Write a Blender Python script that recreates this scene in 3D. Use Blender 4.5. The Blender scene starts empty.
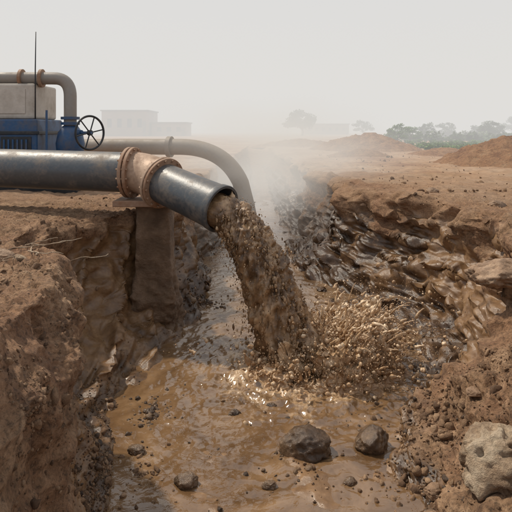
import bpy, math, random
import numpy as np
from mathutils import Vector
random.seed(4); rng=np.random.default_rng(7)
S=bpy.context.scene; COL=S.collection
# ---------------------------------------------------------------- noise
_p=rng.permutation(256); PERM=np.concatenate([_p,_p,_p]).astype(np.int32)
_g=rng.normal(size=(256,3)); G3=(_g/np.linalg.norm(_g,axis=1)[:,None]).astype(np.float32)
def pn(x,y,z):
    x,y,z=[np.asarray(a,dtype=np.float32) for a in np.broadcast_arrays(x,y,z)]
    xi=np.floor(x).astype(np.int32);yi=np.floor(y).astype(np.int32);zi=np.floor(z).astype(np.int32)
    xf=x-xi;yf=y-yi;zf=z-zi;xi&=255;yi&=255;zi&=255
    u=xf*xf*xf*(xf*(xf*6-15)+10);v=yf*yf*yf*(yf*(yf*6-15)+10);w=zf*zf*zf*(zf*(zf*6-15)+10)
    def c(a,b,d):
        h=PERM[PERM[PERM[(xi+a)&255]+((yi+b)&255)]+((zi+d)&255)]
        g=G3[h]
        return g[...,0]*(xf-a)+g[...,1]*(yf-b)+g[...,2]*(zf-d)
    x00=c(0,0,0)*(1-u)+c(1,0,0)*u;x10=c(0,1,0)*(1-u)+c(1,1,0)*u
    x01=c(0,0,1)*(1-u)+c(1,0,1)*u;x11=c(0,1,1)*(1-u)+c(1,1,1)*u
    return ((x00*(1-v)+x10*v)*(1-w)+(x01*(1-v)+x11*v)*w)*1.5
def fbm(x,y,z,f,o=3,s=0.0):
    r=0;a=1;t=0
    for i in range(o):
        r=r+a*pn(x*f+s+i*17.3,y*f+s*1.7,z*f-s);t+=a;a*=.5;f*=2.03
    return r/t
def ss(a,b,x):
    t=np.clip((x-a)/(b-a),0,1);return t*t*(3-2*t)
# ---------------------------------------------------------------- mesh helpers
def mkmesh(name,V,F,mat=None,smooth=True,parent=None,attrs=None,sharp=None):
    me=bpy.data.meshes.new(name)
    V=np.asarray(V,dtype=np.float32)
    if isinstance(F,np.ndarray):
        k=F.shape[1];n=len(F)
        me.vertices.add(len(V));me.vertices.foreach_set('co',V.ravel())
        me.loops.add(n*k);me.loops.foreach_set('vertex_index',F.astype(np.int32).ravel())
        me.polygons.add(n);me.polygons.foreach_set('loop_start',np.arange(0,n*k,k,dtype=np.int32))
        me.polygons.foreach_set('loop_total',np.full(n,k,dtype=np.int32))
        me.update(calc_edges=True)
    else:
        me.from_pydata(V.tolist(),[],[list(map(int,f)) for f in F]);me.update()
    me.polygons.foreach_set('use_smooth',np.full(len(me.polygons),smooth,dtype=bool))
    if attrs:
        for k2,a in attrs.items():
            at=me.attributes.new(k2,'FLOAT','POINT');at.data.foreach_set('value',np.asarray(a,dtype=np.float32).ravel())
    if mat: me.materials.append(mat)
    if sharp is not None: me.set_sharp_from_angle(angle=math.radians(sharp))
    ob=bpy.data.objects.new(name,me);COL.objects.link(ob)
    if parent: ob.parent=parent
    return ob
def empty(name):
    e=bpy.data.objects.new(name,None);COL.objects.link(e);return e
def grid_faces(nv,nu):
    i=np.arange(nv-1)[:,None]*nu+np.arange(nu-1)[None,:]
    i=i.ravel();return np.stack([i,i+1,i+1+nu,i+nu],axis=1)
def frame(d):
    d=np.array(d,float);d/=np.linalg.norm(d)
    up=np.array([0,0,1.]) if abs(d[2])<.95 else np.array([1.,0,0])
    a=np.cross(up,d);a/=np.linalg.norm(a);b=np.cross(d,a);return d,a,b
def lathe(o,d,prof,n=64):
    d,a,b=frame(d);o=np.array(o,float)
    th=np.linspace(0,2*np.pi,n,endpoint=False)
    V=[]
    for t,r in prof:
        V.append(o+d*t+r*(np.cos(th)[:,None]*a+np.sin(th)[:,None]*b))
    V=np.concatenate(V);F=[]
    for i in range(len(prof)-1):
        for j in range(n):
            k=(j+1)%n;F.append((i*n+j,i*n+k,(i+1)*n+k,(i+1)*n+j))
    return V,F
def sweep(path,rad,n=32,cap=False):
    P=np.array(path,float);m=len(P)
    if np.isscalar(rad): rad=[rad]*m
    T=np.gradient(P,axis=0);T/=np.linalg.norm(T,axis=1)[:,None]
    _,a,b=frame(T[0]);th=np.linspace(0,2*np.pi,n,endpoint=False);V=[]
    for i in range(m):
        a=a-T[i]*np.dot(a,T[i]);a/=np.linalg.norm(a);b=np.cross(T[i],a)
        V.append(P[i]+rad[i]*(np.cos(th)[:,None]*a+np.sin(th)[:,None]*b))
    V=np.concatenate(V);F=[]
    for i in range(m-1):
        for j in range(n):
            k=(j+1)%n;F.append((i*n+j,i*n+k,(i+1)*n+k,(i+1)*n+j))
    if cap:
        F.append(tuple(range(n))[::-1]);F.append(tuple((m-1)*n+j for j in range(n)))
    return V,F
def join(parts):
    V=[];F=[];o=0
    for v,f in parts:
        V.append(v);F+= [tuple(int(i)+o for i in q) for q in f];o+=len(v)
    return np.concatenate(V),F
def box(x0,x1,y0,y1,z0,z1):
    V=np.array([(x,y,z) for z in(z0,z1) for y in(y0,y1) for x in(x0,x1)],float)
    return V,[(0,2,3,1),(4,5,7,6),(0,1,5,4),(2,6,7,3),(0,4,6,2),(1,3,7,5)]
def bevel(ob,w=.01,seg=2):
    m=ob.modifiers.new('b','BEVEL');m.width=w;m.segments=seg;m.limit_method='ANGLE'
def arc(p0,p1,p2,n=14):
    p0,p1,p2=map(np.array,(p0,p1,p2));t=np.linspace(0,1,n)[:,None]
    return ((1-t)**2*p0+2*t*(1-t)*p1+t*t*p2)
import bmesh
def ico(sub):
    bm=bmesh.new();bmesh.ops.create_icosphere(bm,subdivisions=sub,radius=1)
    V=np.array([v.co[:] for v in bm.verts]);F=np.array([[v.index for v in f.verts] for f in bm.faces]);bm.free();return V,F
ICO={s:ico(s) for s in (1,2,3,5)}
def randrot(n):
    q=rng.normal(size=(n,4));q/=np.linalg.norm(q,axis=1)[:,None];w,x,y,z=q.T
    return np.stack([1-2*(y*y+z*z),2*(x*y-z*w),2*(x*z+y*w),2*(x*y+z*w),1-2*(x*x+z*z),2*(y*z-x*w),2*(x*z-y*w),2*(y*z+x*w),1-2*(x*x+y*y)],1).reshape(n,3,3)
def scatter(name,pos,size,mat,sub=2,rough=.3,asp=.35,smooth=True,parent=None,stretch=None,facet=0):
    n=len(pos);B,F=ICO[sub];K=14
    vars_=[]
    for k in range(K):
        d=1+rough*fbm(B[:,0],B[:,1],B[:,2],1.1,2,k*9.1)+rough*.6*fbm(B[:,0],B[:,1],B[:,2],2.9,1,k*5.)
        for i in range(facet):
            nn=rng.normal(size=3);nn/=np.linalg.norm(nn);h=rng.uniform(.55,.9);q=(B*d[:,None])@nn;d=np.where(q>h,d*(h+(q-h)*.15)/np.maximum(q,1e-6),d)
        sc=1+asp*rng.uniform(-1,.6,3);vars_.append(B*d[:,None]*sc)
    vars_=np.array(vars_);R=randrot(n);vi=rng.integers(0,K,n)
    V=np.einsum('nij,nkj->nki',R,vars_[vi])*np.asarray(size)[:,None,None]
    if stretch is not None: V=V*stretch[:,None,:]
    V=V+np.asarray(pos)[:,None,:]
    FF=(F[None]+ (np.arange(n)*len(B))[:,None,None]).reshape(-1,3)
    r=np.repeat(rng.random(n),len(B))
    return mkmesh(name,V.reshape(-1,3),FF,mat,smooth,parent,{'rnd':r})
# ---------------------------------------------------------------- materials
class M:
    def __init__(s,name):
        s.m=bpy.data.materials.new(name);s.m.use_nodes=True;s.t=s.m.node_tree;s.n=s.t.nodes;s.l=s.t.links
        s.b=s.n['Principled BSDF'];s.co=s.n.new('ShaderNodeTexCoord').outputs['Object']
    def noise(s,sc,det=5,r=.55,dist=0,vec=None):
        k=s.n.new('ShaderNodeTexNoise');k.inputs['Scale'].default_value=sc;k.inputs['Detail'].default_value=det
        k.inputs['Roughness'].default_value=r;k.inputs['Distortion'].default_value=dist
        s.l.new(vec or s.co,k.inputs['Vector']);return k.outputs['Fac']
    def ramp(s,f,stops):
        k=s.n.new('ShaderNodeValToRGB');e=k.color_ramp.elements
        while len(e)<len(stops): e.new(.5)
        for i,(p,c) in enumerate(stops):
            e[i].position=p
            c=(c,c,c) if np.isscalar(c) else c
            e[i].color=(*c,1)
        s.l.new(f,k.inputs[0]);return k.outputs[0]
    def mix(s,f,a,b,mode='MIX'):
        k=s.n.new('ShaderNodeMix');k.data_type='RGBA';k.blend_type=mode
        for i,v in ((0,f),(6,a),(7,b)):
            if hasattr(v,'is_linked'): s.l.new(v,k.inputs[i])
            else: k.inputs[i].default_value=(v if i==0 else (*v,1))
        return k.outputs[2]
    def math(s,op,a,b=0,clamp=False):
        k=s.n.new('ShaderNodeMath');k.operation=op;k.use_clamp=clamp
        for i,v in ((0,a),(1,b)):
            if hasattr(v,'is_linked'): s.l.new(v,k.inputs[i])
            else: k.inputs[i].default_value=v
        return k.outputs[0]
    def attr(s,nm):
        k=s.n.new('ShaderNodeAttribute');k.attribute_name=nm;return k.outputs['Fac']
    def bump(s,h,dist,st=1,nrm=None):
        k=s.n.new('ShaderNodeBump');k.inputs['Distance'].default_value=dist;k.inputs['Strength'].default_value=st
        s.l.new(h,k.inputs['Height'])
        if nrm: s.l.new(nrm,k.inputs['Normal'])
        return k.outputs[0]
    def set(s,**kw):
        for k,v in kw.items():
            k={'color':'Base Color','rough':'Roughness','metal':'Metallic','normal':'Normal','spec':'Specular IOR Level','coat':'Coat Weight'}[k]
            if hasattr(v,'is_linked'): s.l.new(v,s.b.inputs[k])
            else: s.b.inputs[k].default_value=(*v,1) if isinstance(v,tuple) else v
        return s.m
def soil_mat():
    m=M('mud_soil');wet=m.attr('wet');far=m.attr('far');dk=m.attr('dark')
    n1=m.noise(1.3,6);n2=m.noise(7,8,.65);n3=m.noise(38,6,.7)
    dry=m.ramp(n2,[(.3,(.15,.078,.040)),(.5,(.30,.172,.090)),(.7,(.50,.32,.19))])
    dry=m.mix(m.ramp(n1,[(.4,0.),(.62,1.)]),dry,m.ramp(n2,[(.3,(.18,.087,.044)),(.7,(.43,.24,.128))]))
    spk=m.ramp(n3,[(.35,.42),(.5,1.),(.7,1.28)])
    dry=m.mix(1.0,dry,spk,'MULTIPLY')
    wetl=m.ramp(n2,[(.3,(.13,.068,.031)),(.55,(.23,.13,.062)),(.75,(.36,.22,.118))])
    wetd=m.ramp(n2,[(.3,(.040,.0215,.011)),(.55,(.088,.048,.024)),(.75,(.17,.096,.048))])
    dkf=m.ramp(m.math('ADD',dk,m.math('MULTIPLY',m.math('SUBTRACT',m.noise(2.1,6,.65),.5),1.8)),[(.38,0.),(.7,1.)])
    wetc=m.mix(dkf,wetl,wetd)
    nw=m.math('ADD',wet,m.math('MULTIPLY',m.math('SUBTRACT',m.noise(3.2,6,.6),.5),1.2))
    wf=m.ramp(nw,[(.36,0.),(.6,1.)])
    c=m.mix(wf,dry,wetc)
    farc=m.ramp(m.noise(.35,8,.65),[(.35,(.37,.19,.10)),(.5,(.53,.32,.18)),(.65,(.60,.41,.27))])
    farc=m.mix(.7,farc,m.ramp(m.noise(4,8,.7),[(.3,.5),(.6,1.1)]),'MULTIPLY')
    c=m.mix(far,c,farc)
    ro=m.mix(wf,(.9,.9,.9),m.ramp(m.noise(9,4),[(.35,.14),(.65,.42)]))
    h=m.math('ADD',m.math('MULTIPLY',n3,.35),m.noise(14,8,.7))
    h=m.math('ADD',h,m.math('MULTIPLY',m.noise(120,4,.7),.12))
    st=m.mix(wf,(1,1,1),(.26,.26,.26))
    nb=m.n.new('ShaderNodeBump');nb.inputs['Distance'].default_value=.05;m.l.new(h,nb.inputs['Height']);m.l.new(st,nb.inputs['Strength'])
    return m.set(color=c,rough=ro,normal=nb.outputs[0],spec=.5)
def clod_mat(name,stops,rough,b=.01):
    m=M(name);r=m.attr('rnd');n=m.noise(25,6,.65)
    c=m.ramp(r,stops);c=m.mix(1.,c,m.ramp(n,[(.3,.6),(.6,1.15)]),'MULTIPLY')
    return m.set(color=c,rough=rough,normal=m.bump(m.noise(60,6,.7),b))
SOIL=soil_mat()
CLOD=clod_mat('clod_soil',[(0,(.12,.064,.033)),(.5,(.26,.15,.08)),(1,(.44,.28,.165))],.88,.02)
WCLOD=clod_mat('wet_clod',[(0,(.045,.025,.0135)),(.6,(.12,.069,.036)),(1,(.23,.14,.073))],.28,.010)
SLUR=clod_mat('slurry_blob',[(0,(.115,.062,.029)),(.4,(.27,.157,.077)),(1,(.52,.345,.195))],.17,.005)
SPL=clod_mat('splash_mud',[(0,(.34,.20,.10)),(.5,(.54,.35,.195)),(1,(.74,.55,.36))],.16,.004)
def steel(name,base,dust,metal=.4,rough=.42,lo=.5,hi=.75,sc=3):
    m=M(name);n=m.noise(sc,8,.7);n2=m.noise(22,6,.7)
    f=m.ramp(m.math('ADD',m.math('MULTIPLY',n,.75),m.math('MULTIPLY',n2,.25)),[(lo,0.),(hi,1.)])
    g=m.n.new('ShaderNodeNewGeometry');sx=m.n.new('ShaderNodeSeparateXYZ');m.l.new(g.outputs['Normal'],sx.inputs[0])
    top=m.math('MULTIPLY',m.ramp(sx.outputs['Z'],[(.3,0.),(1.,.4)]),m.ramp(m.noise(9,6,.7),[(.35,.3),(.65,1.)]))
    c=m.mix(f,m.mix(n2,base,tuple(x*1.7 for x in base)),dust);c=m.mix(top,c,dust)
    ro=m.ramp(f,[(0,rough),(1,.85)])
    return m.set(color=c,rough=ro,metal=m.ramp(f,[(0,metal),(1,0.)]),normal=m.bump(n2,.003,.7))
PIPE=steel('painted_steel_pipe',(.070,.077,.083),(.25,.19,.135),.4,.42,.49,.74)
RUST=steel('rusty_flange',(.20,.105,.058),(.38,.27,.19),.2,.65,.4,.7,6)
COLLAR=steel('collar_steel',(.38,.27,.19),(.20,.11,.065),.2,.55,.42,.7,6)
GREY=steel('grey_pipe_paint',(.20,.185,.165),(.28,.22,.17),.2,.5,.4,.8,4)
BLUE=steel('blue_paint',(.015,.055,.13),(.14,.11,.08),.1,.4,.45,.75,4)
BEIGE=steel('beige_panel',(.38,.34,.29),(.22,.17,.12),.0,.6,.46,.8,3)
BLACK=steel('black_iron',(.02,.022,.025),(.12,.1,.08),.3,.45,.5,.85,5)
PALE=steel('pale_pipe',(.26,.225,.19),(.34,.27,.2),.1,.55,.4,.8,4)
# ---------------------------------------------------------------- terrain
H=1.1;FL=-1.66
Yn=[-4.];
while Yn[-1]<2.4: Yn.append(Yn[-1]+.08)
while Yn[-1]<20: Yn.append(Yn[-1]+.0042*Yn[-1])
while Yn[-1]<900: Yn.append(Yn[-1]*1.022)
Y=np.array(Yn);NV=len(Y)
def kn(pts,w=.25):
    a=np.array(pts);r=0
    for o in np.linspace(-1,1,9): r=r+np.interp(Y+o*w*(1+np.abs(Y)*.06),a[:,0],a[:,1])
    return r/9
XL=kn([(-4,-1.2),(3,-1.15),(4,-1.5),(4.7,-1.75),(5.3,-2.45),(6.2,-2.65),(6.9,-2.2),(7.4,-1.75),(8,-1.4),(8.8,-1.25),(10,-1.45),(13,-1.3),(17,-1.1),(25,-.9),(40,-.5)])
TL=kn([(-4,-.7),(3,-.82),(4,-1.08),(5,-1.28),(5.8,-1.4),(6.6,-1.15),(7.2,-.95),(8.0,-.9),(8.7,-.95),(10.6,-.9),(13.5,-.8),(17,-.6),(25,-.3),(40,-.2)])
TR=kn([(-4,.7),(3,.75),(4,.98),(5,1.42),(6.3,1.85),(7.2,1.7),(8,1.35),(9.3,1.0),(10.6,.75),(13.5,.7),(17,.75),(25,.5),(40,.2)])
XR=kn([(-4,2.3),(3,2.2),(4.6,2.65),(6.3,3.15),(7.5,3.2),(8.6,2.85),(9.6,2.2),(10.4,1.7),(11.5,2.2),(13,2.0),(15,1.5),(17,1.6),(25,1.3),(40,.6)])
for A,s,a in((XL,3.,.20),(TL,11.,.16),(TR,23.,.18),(XR,37.,.34)):
    A+=a*fbm(Y,Y*0+s,Y*0,1.1,3,s)*ss(60,20,Y)
ZL=.02+.10*ss(6,3,Y)+.08*fbm(Y,Y*0,Y*0,.7,2,5.)
ZR=-.02+.10*fbm(Y,Y*0,Y*0,.6,2,9.)
deep=1-ss(18,42,Y)
ZL*=deep;ZR*=deep
FZ=(FL+.02*ss(5.2,4.2,Y))*deep
nA,nB,nC,nD,nE=300,270,190,330,300
k=6.6;c=.545
s=np.linspace(1,0,nA)
xA=XL[:,None]-c*(np.exp(k*s)-1)[None,:];zA=np.repeat(ZL[:,None],nA,1)*np.exp(-np.abs(xA-XL[:,None])*.15)
t=np.linspace(0,1,nB+1)[1:]
fx=.25*t+.75*t**2.0;fz=1-(1-t)**1.45
nearL=ss(5.0,4.4,Y)[:,None];fx=fx*(1-nearL)+nearL*(.2*t+.8*t**3);
xB=XL[:,None]+(TL-XL)[:,None]*fx;zB=ZL[:,None]+(FZ-ZL)[:,None]*fz
t=np.linspace(0,1,nC+1)[1:]
xC=TL[:,None]+(TR-TL)[:,None]*t;zC=np.repeat(FZ[:,None],nC,1)
t=1-np.linspace(0,1,nD+1)[1:]
nearR=ss(6.0,4.6,Y)[:,None]
fx=(.30*t+.70*t**2.0)*(1-nearR)+nearR*(t*.9+.1*t*t);fz=(1-(1-t)**1.45)*(1-nearR)+nearR*(t**1.05)
xD=XR[:,None]+(TR-XR)[:,None]*fx;zD=ZR[:,None]+(FZ-ZR)[:,None]*fz
s=np.linspace(0,1,nE+1)[1:]
xE=XR[:,None]+c*(np.exp(k*s)-1)[None,:];zE=np.repeat(ZR[:,None],nE,1)*np.exp(-np.abs(xE-XR[:,None])*.15)
X=np.concatenate([xA,xB,xC,xD,xE],1);Z=np.concatenate([zA,zB,zC,zD,zE],1);NU=X.shape[1]
YY=np.repeat(Y[:,None],NU,1)
for it in range(12):
    for A in(X,Z): A[:,1:-1]=.25*A[:,:-2]+.5*A[:,1:-1]+.25*A[:,2:]
blk=np.concatenate([np.zeros(nA),np.ones(nB),np.full(nC,2),np.full(nD,3),np.full(nE,4)])
def sm(v,w=25):
    kk=np.ones(w)/w;return np.convolve(np.pad(v,w//2,mode='edge'),kk,'valid')[:len(v)]
mB=sm((blk==1)*1.)[None,:];mC=sm((blk==2)*1.)[None,:];mD=sm((blk==3)*1.)[None,:];mF=sm(((blk==0)|(blk==4))*1.)[None,:]
P=np.stack([X,YY,Z],-1)
def normals(P):
    du=np.gradient(P,axis=1);dv=np.gradient(P,axis=0);n=np.cross(du,dv);l=np.linalg.norm(n,axis=2,keepdims=True);return n/np.maximum(l,1e-9)
ND=np.maximum(np.abs(P[...,0]),P[...,1])
nearf=ss(40,14,ND)
N=normals(P);x,y,z=P[...,0],P[...,1],P[...,2]
d=.36*fbm(x,y,z,.95,3,1.)*(mB+mD)*nearf + .12*fbm(x,y,z*.5,.8,3,7.)*mF*nearf+(.012+.14*fbm(x,y,z*0,1.5,4,12.))*mC*deep[:,None]
rd=1-2*np.abs(fbm(x,y,z*1.6,1.5,3,21.))
d+=.16*(rd-.6)*(mB*.6+mD)*nearf
P=P+N*d[...,None]
N=normals(P);x,y,z=P[...,0],P[...,1],P[...,2]
led=np.exp(-((z+.18+.12*fbm(x,y,z*0,1.5,2,87.))/.13)**2)*(mB*.6+mD)*nearf
P[...,0]+=np.where(blk[None,:]<2,1,-1)*led*(.02+.18*np.clip(fbm(x,y,z*0,1.3,3,88.)*2+.5,0,1))
N=normals(P);x,y,z=P[...,0],P[...,1],P[...,2]
ww=fbm(x,y,z,.8,3,31.);ww2=fbm(x,y,z,2.2,2,35.)
mr=mD*ss(4.7,5.7,y)*ss(16,11,y)
r1=np.sqrt((x-3.3)**2+((y-6.2)*.8)**2+((z-.5)*1.3)**2)+.34*ww+.07*ww2
r2=np.sqrt((x-2.6)**2+((y-9.0)*.8)**2+((z-.6)*1.3)**2)+.34*ww+.07*ww2
ph=np.where(y<7.7+.6*ww,r1,r2)
fo=1-np.abs(np.sin(ph*7.5));fo2=1-np.abs(np.sin(ph*20.+1.2*ww2));fm=np.clip(.7+1.3*fbm(x,y,z,1.0,2,39.),0.2,1.2)
d=(.14*fo**1.3+.028*fo2)*mr*fm
rl=np.sqrt((x+2.9)**2+((y-5.6)*1.0)**2+((z-.5)*.9)**2)+.18*ww+.05*ww2
g1=1-np.abs(np.sin(rl*7.));g2=1-np.abs(np.sin(rl*21))
ml=mB*ss(4.7,5.3,y)*ss(12,8,y)
d+=(.11*g1**1.5+.028*g2)*ml
wetz=ss(.0,-.35,z)*(mr*fm+ml)
soft=1-.84*np.clip(wetz,0,1)
d+=(.06*fbm(x,y,z,5.,4,41.))*nearf*(mB+mD+mF*.6)*(.2+.8*soft)+.014*fbm(x,y,z,5,3,43.)*mC
P=P+N*d[...,None]
N=normals(P);x,y,z=P[...,0],P[...,1],P[...,2]
rough=np.clip(.3+1.6*fbm(x,y,z,.9,2,51.),0.05,1)
rough=np.maximum(rough,mF)*(1-.75*mC)*soft
bl=np.abs(fbm(x,y,z,13.,3,61.))
d=(.042*(bl*2.0-.5)+.02*fbm(x,y,z,28.,2,66.))*rough*ss(14,7,ND)
P=P+N*d[...,None]
x,y,z=P[...,0],P[...,1],P[...,2]
wet=ss(-.3,-1.2,z)*.8+.3*ss(-.8,-1.6,z)
wet=wet+.9*wetz*(fbm(x,y,z,.7,2,71.)*1.3+.8)
wet=np.where((z>-.12),wet*.25,wet)
wet=np.clip(wet-.6*nearR*mD*ss(-1.58,-1.42,z)-.3*nearL*mB,0,1.2)
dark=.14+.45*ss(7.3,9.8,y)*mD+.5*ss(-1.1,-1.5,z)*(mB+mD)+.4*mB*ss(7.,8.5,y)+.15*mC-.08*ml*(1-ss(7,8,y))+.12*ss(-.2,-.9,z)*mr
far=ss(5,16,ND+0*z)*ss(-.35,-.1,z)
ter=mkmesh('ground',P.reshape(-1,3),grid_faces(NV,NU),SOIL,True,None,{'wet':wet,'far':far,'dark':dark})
PV=P.reshape(-1,3)
def ground_at(x0,y0):
    i=np.argmin((PV[:,0]-x0)**2+(PV[:,1]-y0)**2);return PV[i]
# ---------------------------------------------------------------- water
IX,IY,WZ=.5,6.25,-1.60
wy=[-4.]
while wy[-1]<22: wy.append(wy[-1]+(.05 if wy[-1]<3 else .0032*wy[-1]))
wy=np.array(wy);wx=np.linspace(-2.6,2.6,420);WX,WY=np.meshgrid(wx,wy)
r=np.hypot(WX-IX,(WY-IY));an=np.arctan2(WY-IY,WX-IX);wob=fbm(WX,WY,WX*0,1.6,3,3.)
rg_=1-np.abs(fbm(WX+.3*wob,WY*.7+.3*wob,WX*0,4.5,3,18.))*3
arcs=fbm(r*3.2+.9*wob,np.cos(an)*2.2,np.sin(an)*2.2,1.6,4,55.)
wzz=WZ+.012*np.sin((r+.35*wob)*22)*np.exp(-r*.4)*np.clip(.5+2*fbm(WX,WY,WX*0,.9,2,77.),0,1)+.022*fbm(WX,WY*.6,WX*0,3.2,4,8.)*np.exp(-r*.25)+.016*rg_*np.exp(-r*.4)+.008*fbm(WX,WY,WX*0,13.,3,48.)*np.exp(-r*.4)
wzz+=.038*arcs*np.exp(-r*.3)
wzz+=.08*np.exp(-(r/.95)**2)*(1-3*np.abs(fbm(WX,WY,WX*0,6.,3,28.)))
foam=np.clip(np.exp(-(r/.95)**2)*1.1+.9*fbm(r*3,np.cos(an)*2.5,np.sin(an)*2.5,1.6,4,38.)*np.exp(-r*.4)+.08,0,1)
m=M('muddy_water');nn=m.noise(1.4,7,.65,1.2)
cc=m.ramp(nn,[(.32,(.105,.056,.025)),(.5,(.185,.105,.050)),(.68,(.28,.17,.088))])
ff=m.ramp(m.math('ADD',m.attr('foam'),m.math('MULTIPLY',m.math('SUBTRACT',m.noise(14,7,.75),.5),1.3)),[(.45,0.),(.85,1.)])
cc=m.mix(ff,cc,(.52,.35,.20))
bu=m.bump(m.noise(9,4,.5,.8),.025,.4);bu=m.bump(m.noise(34,3,.5,.5),.005,.4,bu)
WAT=m.set(color=cc,rough=m.mix(ff,m.ramp(m.noise(2.5,4),[(.35,.02),(.65,.08)]),(.4,.4,.4)),normal=bu,spec=1.)
mkmesh('water',np.stack([WX,WY,wzz],-1).reshape(-1,3),grid_faces(len(wy),len(wx)),WAT,True,None,{'foam':foam})
# ---------------------------------------------------------------- clods, gravel and rocks
inn=(PV[:,1]>2.2)&(PV[:,1]<13)&(np.abs(PV[:,0])<7)&(PV[:,2]>-1.6)
idx=np.nonzero(inn)[0]
w=1/np.maximum(PV[idx,1],2)**.5
mask=fbm(PV[idx,0],PV[idx,1],PV[idx,2],1.2,2,81.)
isW=((PV[idx,2]>-1.35)&(PV[idx,2]<-.2)&(PV[idx,1]>4.9))
w=w*(.15+np.clip(mask*3,0,1.6))*np.where(isW,.04,1.)
w/=w.sum()
def pick(n,w): 
    i=rng.choice(idx,n,p=w);return PV[i]
p=pick(13000,w);sz=np.clip(.0048*(rng.pareto(2.2,13000)+1),.0045,.035)
scatter('soil_clods',p,sz,CLOD,2,.9,.45,facet=6)
lowm=(PV[idx,2]<-1.1)*1.;w2=w*lowm;w2/=w2.sum()
p=pick(1600,w2);sz=np.clip(.006*(rng.pareto(2.2,1600)+1),.005,.035)
scatter('wet_mud_clods',p,sz,WCLOD,2,.8,.4,facet=5)
def cluster(cx,cy,r,n,s0,s1,name,mat):
    a=rng.random(n)*6.28;rr=r*np.abs(rng.normal(size=n))*.6;pp=[]
    for i in range(n):
        g=ground_at(cx+rr[i]*math.cos(a[i]),cy+rr[i]*math.sin(a[i])*1.3);pp.append((g[0],g[1],max(g[2],WZ)+.002))
    sz=np.clip(s0*(rng.pareto(2.,n)+1),s0,s1)
    scatter(name,np.array(pp),sz,mat,2,.8,.4,facet=6)
cluster(-1.0,5.25,.32,170,.009,.04,'mud_pebbles',WCLOD)
cluster(-.85,8.4,.35,130,.012,.06,'mud_pebbles.001',WCLOD)
cluster(1.5,4.7,.5,320,.008,.05,'mud_pebbles.002',CLOD)
cluster(1.2,4.1,.5,350,.007,.045,'mud_pebbles.003',CLOD)
cluster(-.9,4.3,.3,90,.007,.03,'mud_pebbles.004',CLOD)
cluster(.2,4.5,.8,90,.006,.024,'mud_pebbles.005',WCLOD)
cluster(-.1,5.6,.5,60,.006,.03,'mud_pebbles.006',SLUR)
cluster(.9,5.2,.5,70,.007,.035,'mud_pebbles.007',WCLOD)
def rockmat(name,a,b,c3,rough,bd=.03):
    m=M(name);n=m.noise(5,8,.65);n2=m.noise(30,6,.7)
    c=m.ramp(n,[(.33,a),(.5,b),(.68,c3)])
    c=m.mix(.8,c,m.ramp(n2,[(.3,.6),(.6,1.1)]),'MULTIPLY')
    return m.set(color=c,rough=rough,normal=m.bump(m.math('ADD',n,m.math('MULTIPLY',n2,.5)),bd))
RDK=rockmat('wet_dark_rock',(.050,.030,.018),(.10,.060,.034),(.22,.137,.078),.16,.02)
RTN=rockmat('pale_rock',(.24,.145,.082),(.46,.33,.215),(.62,.50,.36),.8,.07)
RBR=rockmat('brown_rock',(.15,.09,.05),(.29,.175,.10),(.45,.30,.19),.6)
def rock(name,loc,sc,mat,seed,amp=.28,rot=0.,ridge=.0):
    B,F=ICO[5];d=1+amp*fbm(B[:,0],B[:,1],B[:,2],.9,3,seed)+amp*.35*fbm(B[:,0],B[:,1],B[:,2],3.2,3,seed+4)
    d-=ridge*np.abs(fbm(B[:,0],B[:,1],B[:,2],2.2,3,seed+9))
    for i in range(9):
        n=rng.normal(size=3);n/=np.linalg.norm(n);h=rng.uniform(.72,.95);q=(B*d[:,None])@n;d=np.where(q>h,d*(h+(q-h)*.25)/np.maximum(q,1e-6),d)
    V=B*d[:,None]*np.array(sc);c_,s_=math.cos(rot),math.sin(rot)
    V=np.stack([V[:,0]*c_-V[:,1]*s_,V[:,0]*s_+V[:,1]*c_,V[:,2]],1)+np.array(loc)
    return mkmesh(name,V,F,mat)
rock('boulder',(.40,4.62,-1.57),(.24,.18,.17),RDK,3.,.35,rot=.1,ridge=.3)
rock('boulder',(.98,4.66,-1.56),(.15,.13,.14),RDK,8.,.35,rot=.6,ridge=.25)
rock('boulder',(-.53,4.18,-1.58),(.09,.08,.07),RDK,13.,.35,ridge=.2)
g=ground_at(1.5,3.32);rock('pale_boulder',(1.5,3.36,g[2]+.04),(.27,.24,.21),RTN,35.,.5,.3,.55)
rock('stone_slab',(2.44,5.5,-.36),(.34,.3,.15),RBR,41.,.4,.5,.5)
for (rx,ry,s_,mt,sd) in((-2.05,4.45,.085,RBR,51.),(-2.2,4.7,.06,RBR,52.),(-1.9,4.4,.045,RTN,53.),(1.3,3.95,.07,RBR,54.),(1.75,4.4,.06,RBR,55.),(1.15,3.6,.05,RBR,56.),(-2.5,5.2,.07,RBR,57.),(2.9,5.9,.08,RBR,58.),(-1.0,4.6,.06,RDK,59.),(.1,4.15,.045,RDK,60.),(.72,4.2,.04,RDK,61.),(-.2,5.2,.05,RDK,62.),(.15,5.35,.04,RDK,63.),(3.6,8.2,.1,RBR,64.),(3.2,10.,.1,RBR,65.)):
    g=ground_at(rx,ry);rock('stone',(rx,ry,max(g[2],WZ)+s_*.25),(s_*1.3,s_,s_*.75),mt,sd,.4,ridge=.2)
parts=[]
for i in range(12):
    x0=-2.35+rng.uniform(-.1,.5);y0=4.6+rng.uniform(-.4,.5);g=ground_at(x0,y0);a=rng.uniform(-1.6,.8);L=rng.uniform(.3,.7);q=np.array([x0,y0,g[2]+.03]);pts=[]
    for j in range(12):
        g=ground_at(q[0],q[1]);q[2]=max(q[2],g[2]+.012);pts.append(q.copy());a+=rng.uniform(-.5,.5);q=q+np.array([math.cos(a),math.sin(a),rng.uniform(-.2,.3)])*L/12
    parts.append(sweep(pts,np.linspace(.006,.003,12),8,True))
v,f=join(parts);mkmesh('dry_roots',v,f,RTN)
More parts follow.
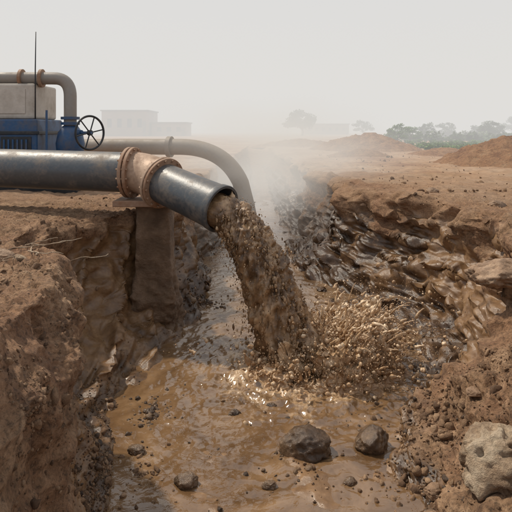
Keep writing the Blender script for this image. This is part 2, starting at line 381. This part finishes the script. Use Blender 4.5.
# ---------------------------------------------------------------- main discharge pipe
dp=empty('discharge_pipe')
A0=np.array([-9.5,9.0,.66]);A1=np.array([-1.68,7.38,.53]);A2=np.array([-1.22,7.12,.42]);A3=np.array([-.40,6.48,.165])
R=.27;dm=A1-A0;L=np.linalg.norm(dm)
V,F=lathe(A0,dm,[(0,R),(L*.5,R),(L,R)],96);mkmesh('barrel',V,F,PIPE,True,dp,sharp=40)
V,F=lathe(A0+dm*.47,dm,[(0,R),(0,R+.012),(.03,R+.016),(.06,R+.012),(.06,R)],96);mkmesh('weld_band',V,F,PIPE,True,dp,sharp=40)
def flange(name,o,d,r,R2,th,mat,nb=16,gap=.0):
    V1=lathe(o,d,[(-th,r*.9),(-th,R2-.006),(-th+.006,R2),(-.006,R2),(0,R2-.006),(0,r*.9)],96);parts=[V1]
    dd,a,b=frame(d);rb=(r+R2)/2+.006
    for i in range(nb):
        an=2*math.pi*(i+.5)/nb;cc=np.array(o)+rb*(math.cos(an)*a+math.sin(an)*b)
        parts.append(lathe(cc-dd*(th+.028),d,[(0,.001),(0,.014),(.02,.016),(.028,.016),(.028,.008),(th+.028,.008),(th+.028,.016),(th+.05,.015),(th+.05,.001)],6))
    V,F=join(parts);return mkmesh(name,V,F,mat,True,dp,sharp=35)
d1=dm/L
flange('flange_1',A1,d1,R,R+.07,.045,RUST);flange('flange_2',A1+d1*.062,d1,R,R+.07,.045,RUST)
d2=(A3-A2)/np.linalg.norm(A3-A2)
path=arc(A1+d1*.05,A1+d1*.24,A2,16);path=np.vstack([path,A2+d2*.05])
V,F=sweep(path,R*1.0+.004,96);mkmesh('elbow_collar',V,F,COLLAR,True,dp,sharp=40)
flange('flange_3',A2+d2*.0,d2,R,R+.065,.04,COLLAR);flange('flange_4',A2+d2*.056,d2,R,R+.065,.04,RUST)
Lo=np.linalg.norm(A3-A2)
V,F=lathe(A2,d2,[(.05,R-.01),(Lo*.5,R-.008),(Lo*.8,R),(Lo-.09,R+.002),(Lo-.085,R+.014),(Lo-.01,R+.02),(Lo,R+.014),(Lo,R-.014),(Lo-.02,R-.025),(.05,R-.04)],96)
mkmesh('outlet',V,F,PIPE,True,dp,sharp=40)
sp=empty('pipe_support')
m=M('muddy_concrete');n=m.noise(3,8,.65);CONC=m.set(color=m.ramp(n,[(.35,(.10,.057,.030)),(.55,(.21,.128,.073)),(.7,(.33,.22,.142))]),rough=.6,normal=m.bump(m.noise(12,8,.7),.05))
us=np.linspace(0,4,161)[:-1];zs=np.linspace(-1.75,.12,120);UU,ZZ=np.meshgrid(us,zs)
def sq(u):
    k_=np.floor(u).astype(int)%4;f_=u-np.floor(u)
    xs=np.choose(k_,[-1+2*f_,1+0*f_,1-2*f_,-1+0*f_]);ys=np.choose(k_,[-1+0*f_,-1+2*f_,1+0*f_,1-2*f_])
    l=(np.abs(xs)**8+np.abs(ys)**8)**(1/8);return xs/l,ys/l
qx,qy=sq(UU);px_=-1.36+qx*.23;py_=7.42+qy*.2
gro=ss(-.45,-1.4,ZZ);mag=(.014+.07*gro)
dn=fbm(px_,py_,ZZ,3.,5,90.)*1.8+.4*gro+.5*fbm(px_,py_,ZZ,11.,3,91.)
px_=px_+qx*mag*dn+qx*.05*gro;py_=py_+qy*mag*dn+qy*.05*gro
V=np.stack([px_,py_,ZZ],-1).reshape(-1,3);ii=np.arange(119)[:,None]*160;jj=np.arange(160)[None,:];a_=(ii+jj).ravel();b_=(ii+(jj+1)%160).ravel()
mkmesh('pier',V,np.stack([a_,b_,b_+160,a_+160],1),CONC,True,sp)
o=mkmesh('cap_plate',*box(-1.86,-1.06,7.1,7.7,.10,.18),RUST,False,sp);bevel(o,.01)
# ---------------------------------------------------------------- second pipe
bp=empty('background_pipe')
pth=[(-9,14.2,.62),(-6,13.8,.66),(-3.2,13.3,.70),(-2.0,13.05,.70)]
pth=np.vstack([pth,arc((-1.9,13.03,.70),(-.75,12.8,.74),(-.35,12.5,-.1),20)[1:],[(-.22,12.4,-.6),(-.12,12.33,-1.1),(-.05,12.28,-1.7)]])
V,F=sweep(pth,.19,48);mkmesh('barrel',V,F,PALE,True,bp,sharp=50)
for q,dd in((np.array([-2.05,13.06,.70]),(1,-.2,0)),(np.array([-5,13.6,.675]),(1,-.15,0))):
    V,F=lathe(q,dd,[(-.05,.15),(-.05,.25),(.05,.25),(.05,.15)],48);mkmesh('flange',V,F,PALE,True,bp,sharp=40)
# ---------------------------------------------------------------- slurry stream
st0=A3-d2*.30+np.array([0,0,-.05]);imp=np.array([IX-.06,IY,WZ-.02])
def straj(t):
    hor=imp-A3
    p=A3+np.array([hor[0]*t,hor[1]*t,0])
    p[2]=A3[2]-.05+d2[2]*.35*t+ (hor[2]+.05-d2[2]*.35)*t**1.75
    return p
ts=np.linspace(0,1,140);pp=[st0,st0+d2*.1,st0+d2*.2]+[straj(t) for t in ts]
rr=[.185]*3+[.185+.09*t**1.3 for t in ts]
V,F=sweep(pp,rr,110)
cen=np.repeat(np.array(pp),110,0);n_=(V-cen);n_/=np.linalg.norm(n_,axis=1)[:,None]
dd=.15*fbm(V[:,0],V[:,1],V[:,2]*.35,6,4,5.)+.06*(1-3*np.abs(fbm(V[:,0],V[:,1],V[:,2]*.3,13,3,9.)))
amp=np.clip(np.repeat(np.arange(len(pp)),110)/30,0.3,1)
V=V+n_*(dd*amp)[:,None]+n_*.005
sl=empty('slurry_stream')
mkmesh('core',V,F,SLUR,True,sl,{'rnd':np.clip(.35+1.4*fbm(V[:,0],V[:,1],V[:,2]*.5,7,4,2.),0,1)})
def blobs(n,spread,s0,s1,name,inner=.75,sub=2,al=3):
    t=rng.random(n)**.85;C=np.array([straj(a) for a in t]);T=np.array([straj(a+.01)-straj(a-.01) for a in t]);T/=np.linalg.norm(T,axis=1)[:,None]
    a=np.cross(T,[0,1,0]);a/=np.linalg.norm(a,axis=1)[:,None];b=np.cross(T,a);th=rng.random(n)*6.283
    lump=1+.5*fbm(C[:,0]*2,th*.8,C[:,2],2.5,2,6.)
    r=(.18+.085*t**1.3)*lump*(inner+spread*np.abs(rng.normal(size=n))*(.25+t));r=np.minimum(r,.6)
    p=C+(np.cos(th)*r)[:,None]*a+(np.sin(th)*r)[:,None]*b
    sz=s0*(rng.pareto(al,n)+1);sz=np.clip(sz,s0,s1)
    stc=np.ones((n,3));stc[:,2]=rng.uniform(1,2.4,n)
    scatter(name,p,sz,SLUR,sub,.5,.35,parent=sl,stretch=stc)
blobs(3600,.16,.010,.040,'lumps',.86)
blobs(3400,.6,.004,.016,'spray',.95)
# ---------------------------------------------------------------- splash
spl=empty('mud_splash');parts=[];beads=[];bs=[]
CX,CY=IX+.18,IY
for i in range(1000):
    a=rng.normal()*1.6-.1
    bias=.5+.5*math.cos(a+.1)
    r0=abs(rng.normal())*.28+.1
    elv=math.radians(np.clip(rng.normal(52,17),15,85));sp0=rng.uniform(1.6,4.5)*(.58+.42*bias)
    vel=np.array([math.cos(a)*math.cos(elv),math.sin(a)*math.cos(elv)*.8,math.sin(elv)])*sp0
    vel[:2]*=.66
    p0=np.array([CX+r0*math.cos(a)*1.2,CY+r0*math.sin(a)*.9,WZ+.05])
    Tm=2*vel[2]/9.8;ta=rng.uniform(.0,.42)*Tm;tb=ta+rng.uniform(.08,.26)*Tm;m_=7;tt=np.linspace(ta,tb,m_)
    pts=p0+vel*tt[:,None]+np.array([0,0,-4.9])*(tt**2)[:,None]+rng.normal(size=(m_,3))*.003
    w0=rng.uniform(.004,.018)*(1.3-ta/Tm);rad=w0*np.array([1.6,1.5,1.2,.9,.6,.8,.2])*rng.uniform(.75,1.25,7)
    parts.append(sweep(pts,rad,7,True))
    for j in range(20):
        tq=rng.uniform(.05,1.)*Tm;q=p0+vel*rng.uniform(.8,1.25)*tq+np.array([0,0,-4.9*tq*tq])+rng.normal(size=3)*.05;beads.append(q);bs.append(min(.0024*(rng.pareto(1.7)+1),.024))
V,F=join(parts);mkmesh('splash_tongues',V,F,SPL,True,spl,{'rnd':np.clip(.5+1.4*fbm(V[:,0],V[:,1],V[:,2],7,2,4.),0,1)})
beads=np.array(beads);beads[:,2]=np.maximum(beads[:,2],WZ)
scatter('splash_drops',beads,bs,SPL,2,.6,.4,parent=spl)
rg=np.linspace(0,1,240);ag=np.linspace(0,2*np.pi,700);RG,AG=np.meshgrid(rg,ag,indexing='ij')
ca,sa=np.cos(AG),np.sin(AG)
bx=CX+RG*1.3*ca*(1+.12*ca);by=CY+RG*1.05*sa
ang=fbm(ca*3,sa*3,RG*1.3,1.2,3,6.)
hz=np.exp(-((RG-.30)/.2)**2)*(.23+.36*ang+.16*ca)+ .07*(1-RG)
streak=np.abs(1-3.*np.abs(fbm(ca*6,sa*6,RG*2.6,1.,3,14.)))**1.3
clump=fbm(bx,by,hz*2,6,4,15.)
hz+=(.15*streak*np.exp(-((RG-.38)/.28)**2)+.14*clump)*ss(1,.45,RG)
hz=hz*ss(1,.6,RG)-.04*ss(.6,1,RG)
jx=.06*fbm(bx,by,hz*3,7,3,33.)*ss(1,.6,RG);jy=.06*fbm(bx,by,hz*3,7,3,34.)*ss(1,.6,RG)
lean=np.clip(hz,0,1)*.5
mkmesh('splash_mound',np.stack([bx+jx+lean*ca,by+jy+lean*sa,WZ+hz],-1).reshape(-1,3),grid_faces(240,700),SPL,True,spl,{'rnd':np.clip(.1+1.5*fbm(bx,by,hz,6,4,3.)+hz*1.3,0,1)})
# ---------------------------------------------------------------- pump unit
pu=empty('pump_unit')
o=mkmesh('engine_base',*box(-6.2,-3.95,9.9,11.2,.1,1.30),BLUE,False,pu);bevel(o,.03)
o=mkmesh('base_rib',*box(-6.25,-3.9,9.86,11.24,1.02,1.08),BLACK,False,pu);bevel(o,.01)
o=mkmesh('housing',*box(-6.1,-4.03,10.0,11.1,1.303,1.95),BEIGE,False,pu);bevel(o,.04)
o=mkmesh('housing_door',*box(-4.9,-4.2,9.985,10.0-.002,1.4,1.85),BEIGE,False,pu);bevel(o,.004)
o=mkmesh('skid',*box(-6.4,-3.2,9.8,11.3,-.05,.1),BLACK,False,pu);bevel(o,.02)
for i in range(3):
    xx=-5.9+i*.65;o=mkmesh('side_panel_%d'%(i+1),*box(xx,xx+.55,9.885,9.9-.002,.4,.98),BLACK if i!=0 else BLUE,False,pu);bevel(o,.004)
parts=[box(-4.55+i*.08,-4.52+i*.08,9.872,9.884,.45,.93) for i in range(6)];v,f=join(parts);mkmesh('louvres',v,f,BLUE,False,pu)
pth=[(-7.5,10.2,2.06),(-6,10.2,2.06),(-4.0,10.2,2.06),(-3.8,10.2,2.06)]
pth=np.vstack([pth,arc((-3.75,10.2,2.06),(-3.45,10.2,2.06),(-3.45,10.2,1.72),12)[1:],[(-3.45,10.2,1.5),(-3.45,10.2,.3)]])
V,F=sweep(pth,.115,40);mkmesh('riser_pipe',V,F,GREY,True,pu,sharp=50)
for q,dd in(((-4.35,10.2,2.06),(1,0,0)),((-3.98,10.2,2.06),(1,0,0)),((-3.45,10.2,1.32),(0,0,1)),((-3.45,10.2,1.22),(0,0,1))):
    V,F=lathe(q,dd,[(-.025,.08),(-.025,.17),(.025,.17),(.025,.08)],32);mkmesh('flange',V,F,BLUE if q[2]<1.4 else RUST,True,pu,sharp=40)
V,F=lathe((-3.45,10.2,.55),(0,0,1),[(0,.1),(0,.2),(.12,.24),(.3,.26),(.5,.22),(.62,.14),(.64,.1)],40);mkmesh('valve_body',V,F,BLUE,True,pu,sharp=40)
wd=np.array([.80,-.60,0.]);wc=np.array([-2.98,9.85,1.05])
V,F=lathe(wc-wd*.55,wd,[(0,.09),(.1,.09),(.1,.05),(.3,.05),(.3,.025),(.6,.025),(.6,.001)],20);mkmesh('valve_stem',V,F,BLUE,True,pu,sharp=40)
_,wa,wb=frame(wd);th=np.linspace(0,2*np.pi,49);ring=[wc+.30*(math.cos(q)*wa+math.sin(q)*wb) for q in th];parts=[sweep(ring,.02,10)]
for i in range(6):
    q=i*math.pi/3+.2;parts.append(sweep([wc,wc+.15*(math.cos(q)*wa+math.sin(q)*wb),wc+.30*(math.cos(q)*wa+math.sin(q)*wb)],.012,8))
parts.append(lathe(wc-wd*.03,wd,[(0,.001),(0,.05),(.06,.05),(.06,.001)],16))
V,F=join(parts);mkmesh('handwheel',V,F,BLACK,True,pu,sharp=50)
V,F=sweep([(-4.0,9.95,.9),(-4.0,9.95,2.2),(-3.99,9.95,2.88)],[.014,.012,.008],8,True);mkmesh('antenna_rod',V,F,BLACK,True,pu)
V,F=sweep([(-3.7,9.7,.1),(-3.7,9.7,1.45)],.02,12,True);mkmesh('guard_post',V,F,BLUE,True,pu,sharp=50)
# ---------------------------------------------------------------- mounds
m=M('red_dirt');n=m.noise(2.,8,.65);n2=m.noise(14,6,.7)
DIRT=m.set(color=m.mix(.7,m.ramp(n,[(.33,(.34,.15,.065)),(.55,(.54,.275,.125)),(.7,(.60,.36,.19))]),m.ramp(n2,[(.3,.55),(.6,1.15)]),'MULTIPLY'),rough=.95,normal=m.bump(n2,.15))
def mound(cx,cy,rx,ry,h,sd,name='dirt_mound'):
    rg=np.linspace(0,1,90);ag=np.linspace(0,2*np.pi,260);RG,AG=np.meshgrid(rg,ag,indexing='ij')
    w_=1+.25*fbm(np.cos(AG),np.sin(AG),AG*0,1.5,2,sd)
    bx=RG*rx*np.cos(AG)*w_;by=RG*ry*np.sin(AG)*w_
    z=h*(1-RG**1.15)*(1+.4*fbm(bx,by,bx*0,1.4/ max(h,.3)*.6,3,sd+2))+ .22*h*fbm(bx,by,bx*0,3.,4,sd+5)*(1-RG**6)-.12*RG**3
    z=np.minimum(z,h*1.0+.2*(z-h));return mkmesh(name,np.stack([cx+bx,cy+by,z],-1).reshape(-1,3),grid_faces(90,260),DIRT)
mound(6.3,31,3.4,3,.95,1.);mound(8.2,18.2,2.6,2.2,.92,2.);mound(10.8,19,2.8,2.4,1.05,9.);mound(4.6,24,1.6,1.3,.3,3.)
mound(8.6,25,2.0,1.6,.3,4.);mound(3.0,38,3.5,2,.5,7.)
n=1600;fy=10+rng.random(n)**1.6*45;fxx=np.where(rng.random(n)<.85,2.8+rng.random(n)*fy*.55,-2.8-rng.random(n)*fy*.4)
scatter('field_clods',np.stack([fxx,fy,np.zeros(n)-.01],1),np.clip(.012*(rng.pareto(2.2,n)+1),.012,.06),CLOD,2,.8,.4,facet=5)
# ---------------------------------------------------------------- buildings
def wallmat(name,a,b):
    m=M(name);n=m.noise(.6,8,.6);return m.set(color=m.ramp(n,[(.3,a),(.7,b)]),rough=.9,normal=m.bump(m.noise(6,6),.02))
WALL=wallmat('render_wall',(.26,.17,.13),(.36,.26,.20));ROOF=wallmat('roof_sheet',(.16,.14,.13),(.24,.21,.2))
m=M('window_dark');GLS=m.set(color=m.ramp(m.noise(1),[(0,(.03,.035,.04)),(1,(.06,.07,.08))]),rough=.15)
def building(x0,x1,y0,y1,h,nw,name='concrete_building'):
    e=empty(name);P=[];t=.3;W=x1-x0;sw=W/nw*.4;g=(W-nw*sw)/(nw+1);s0,s1=h*.35,h*.7
    P.append(box(x0,x1,y0,y0+t,0-.3,s0));P.append(box(x0,x1,y0,y0+t,s1,h));xx=x0
    gl=[]
    for i in range(nw+1):
        P.append(box(xx,xx+g,y0,y0+t,s0,s1));
        if i<nw: gl.append(box(xx+g,xx+g+sw,y0+.2,y0+.25,s0,s1))
        xx+=g+sw
    P.append(box(x0,x0+t,y0+t,y1,-.3,h));P.append(box(x1-t,x1,y0+t,y1,-.3,h));P.append(box(x0+t,x1-t,y1-t,y1,-.3,h))
    v,f=join(P);mkmesh('walls',v,f,WALL,False,e);v,f=join(gl);mkmesh('windows',v,f,GLS,False,e)
    mkmesh('roof',*box(x0-.2,x1+.2,y0-.2,y1+.2,h+.003,h+.22),ROOF,False,e)
    mkmesh('door',*box(x1-g*.8,x1-g*.3,y0-.06,y0-.003,0,h*.6),ROOF,False,e)
building(-27,-19,96,106,4.4,4);building(-18.6,-12.5,98,106,2.3,3);building(11.5,22,130,140,2.4,6,'warehouse')
# ---------------------------------------------------------------- trees & vegetation
def leafmat(name,a,b):
    m=M(name);return m.set(color=m.ramp(m.attr('rnd'),[(0,a),(1,b)]),rough=.6)
LEAF=leafmat('foliage',(.03,.06,.015),(.10,.15,.04));LEAF2=leafmat('foliage_bright',(.045,.11,.015),(.15,.26,.04))
m=M('bark');BARK=m.set(color=m.ramp(m.noise(8),[(.3,(.08,.06,.045)),(.7,(.18,.14,.1))]),rough=.9)
def leaves(C,rad,n,ls):
    ci=rng.integers(0,len(C),n);dv=rng.normal(size=(n,3));dv/=np.linalg.norm(dv,axis=1)[:,None];p=C[ci]+dv*(rad[ci]*rng.random(n)**.45)[:,None]*np.array([1,1,.6])
    Rm=randrot(n);q=np.array([(-.5,-.3,0),(.5,-.3,0),(.5,.3,0),(-.5,.3,0)])*ls
    V=np.einsum('nij,kj->nki',Rm,q)*rng.uniform(.6,1.3,n)[:,None,None]+p[:,None]
    F=np.arange(n*4).reshape(n,4);r=np.clip(.5+.5*dv[:,2]+.3*rng.normal(size=n),0,1);return V.reshape(-1,3),F,np.repeat(r,4)
def tree(x,y,h,w,name='tree',mat=LEAF,trunk=.35,nc=22,nl=2600):
    e=empty(name);parts=[sweep([(x,y,-.3),(x+.05*h,y,h*trunk*.6),(x,y,h*trunk)],[h*.045,h*.035,h*.028],10)]
    C=[];R_=[]
    for i in range(nc):
        a=rng.random()*6.283;rr=math.sqrt(rng.random())*w*.42;zz=h*(trunk+.12)+rng.random()*h*(.80-trunk)*(1-.45*(rr/(w*.42))**2)
        c_=np.array([x+rr*math.cos(a),y+rr*math.sin(a),zz]);C.append(c_);R_.append(rng.uniform(.1,.19)*w*.8)
        if i<12: parts.append(sweep(arc((x,y,h*trunk*.95),(x+.3*(c_[0]-x),y+.3*(c_[1]-y),h*trunk+.5*(zz-h*trunk)),c_,7),np.linspace(h*.02,h*.005,7),6))
    v,f=join(parts);mkmesh('trunk',v,f,BARK,True,e)
    V,F,r=leaves(np.array(C),np.array(R_),nl,w*.035);mkmesh('crown',V,F,mat,False,e,{'rnd':r})
tree(9.0,108,5.2,8.6,'tree',trunk=.25,nc=32,nl=3400);tree(21.,108,3.2,4.6,trunk=.2);tree(11.8,46,1.9,2.4,'bush',LEAF2,.1,26,3200);tree(14.6,52,1.6,2.4,'bush',LEAF2,.1)
tree(33,80,2.6,4.2,trunk=.15);tree(29.,84,2.4,3.6,trunk=.15);tree(28,66,2.5,3.4,trunk=.2);tree(22,70,2.1,3.2,trunk=.15);tree(30.5,70,2.3,2.8,trunk=.2);tree(47,100,3.8,5,trunk=.2)
def strip(name,pts,n,hmax,mat,ls):
    C=[];R_=[]
    for (x0,y0,x1,y1) in pts:
        for i in range(60):
            t=rng.random();C.append((x0+(x1-x0)*t+rng.normal()*.5,y0+(y1-y0)*t+rng.normal()*2,rng.random()*hmax*.5));R_.append(rng.uniform(.3,.9)*hmax)
    V,F,r=leaves(np.array(C),np.array(R_),n,ls);V[:,2]=np.maximum(V[:,2],-.05);mkmesh(name,V,F,mat,False,None,{'rnd':r})
strip('grass',[(9.8,32,14.5,36),(11,38,17,42),(11,45,22,50)],16000,.32,LEAF2,.10)
strip('scrub',[(16,56,32,54),(22,86,60,90),(24,66,45,60)],11000,1.1,LEAF,.3)
strip('distant_tree_line',[(-160,330,0,340),(0,340,190,330)],9000,4.,LEAF,2.2)
# ---------------------------------------------------------------- emissive air volumes, their glow standing in for scattered light
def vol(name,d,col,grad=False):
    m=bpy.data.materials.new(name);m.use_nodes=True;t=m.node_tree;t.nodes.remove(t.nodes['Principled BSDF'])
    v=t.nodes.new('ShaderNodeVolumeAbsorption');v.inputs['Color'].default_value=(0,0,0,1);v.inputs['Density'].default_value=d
    e=t.nodes.new('ShaderNodeEmission');e.inputs['Color'].default_value=(*col,1);e.inputs['Strength'].default_value=d  # volume emits its own brightness in place of scattered sun and sky
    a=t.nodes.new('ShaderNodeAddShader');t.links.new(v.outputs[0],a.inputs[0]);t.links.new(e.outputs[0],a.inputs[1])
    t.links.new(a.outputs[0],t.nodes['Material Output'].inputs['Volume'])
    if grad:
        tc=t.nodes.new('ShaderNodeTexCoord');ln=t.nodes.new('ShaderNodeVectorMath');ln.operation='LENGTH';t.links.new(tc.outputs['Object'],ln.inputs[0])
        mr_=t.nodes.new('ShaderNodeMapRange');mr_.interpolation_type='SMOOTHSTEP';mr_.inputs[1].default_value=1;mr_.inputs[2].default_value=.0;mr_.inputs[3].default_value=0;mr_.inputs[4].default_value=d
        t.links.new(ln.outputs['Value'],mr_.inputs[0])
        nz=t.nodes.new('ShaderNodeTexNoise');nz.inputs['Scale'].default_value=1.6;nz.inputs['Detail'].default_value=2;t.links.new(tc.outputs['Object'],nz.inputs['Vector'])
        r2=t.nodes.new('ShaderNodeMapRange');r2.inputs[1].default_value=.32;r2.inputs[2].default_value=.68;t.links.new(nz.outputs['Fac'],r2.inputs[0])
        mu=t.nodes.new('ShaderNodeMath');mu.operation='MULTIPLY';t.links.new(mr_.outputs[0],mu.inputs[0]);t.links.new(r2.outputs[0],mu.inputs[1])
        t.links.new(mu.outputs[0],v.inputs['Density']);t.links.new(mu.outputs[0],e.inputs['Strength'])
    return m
hz=mkmesh('haze_glow',*box(-500,500,13.5,900,-3,30),vol('haze_glow',.0165,(.745,.73,.705)),False)  # far veil glows by itself, no scattering
ms=mkmesh('mist_glow',ICO[3][0],ICO[3][1],vol('mist_glow',.58,(.71,.665,.605),True),True);ms.location=(.1,14.2,.3);ms.scale=(4.4,5.2,2.1)  # trench vapour, also lit by its own emission
# ---------------------------------------------------------------- world, sun
el,az=math.radians(56),math.radians(-58)
W=bpy.data.worlds.new('World');S.world=W;W.use_nodes=True;t=W.node_tree;bg=t.nodes['Background']
sk=t.nodes.new('ShaderNodeTexSky');sk.sky_type='NISHITA';sk.sun_disc=False;sk.sun_elevation=el;sk.sun_rotation=az;sk.dust_density=4;sk.air_density=1
mx=t.nodes.new('ShaderNodeMix');mx.data_type='RGBA';mx.inputs[0].default_value=.88;mx.inputs[7].default_value=(6.8,7.1,7.6,1)
t.links.new(sk.outputs[0],mx.inputs[6]);t.links.new(mx.outputs[2],bg.inputs[0]);bg.inputs[1].default_value=.1
sd=bpy.data.lights.new('sun','SUN');sd.energy=3.8;sd.angle=math.radians(2);sd.color=(1,.92,.79)
so=bpy.data.objects.new('sun',sd);COL.objects.link(so)
dirv=Vector((math.sin(az)*math.cos(el),math.cos(az)*math.cos(el),math.sin(el)));so.rotation_euler=dirv.to_track_quat('Z','Y').to_euler()
# ---------------------------------------------------------------- camera
cd=bpy.data.cameras.new('camera');cd.sensor_width=36;cd.lens=549/512*36;cd.shift_y=-126/512;cd.clip_start=.05;cd.clip_end=3000
co=bpy.data.objects.new('camera',cd);COL.objects.link(co);co.location=(0,0,H);co.rotation_euler=(math.radians(90),0,0);S.camera=co
S.view_settings.view_transform='Standard';S.view_settings.look='None';S.view_settings.exposure=0
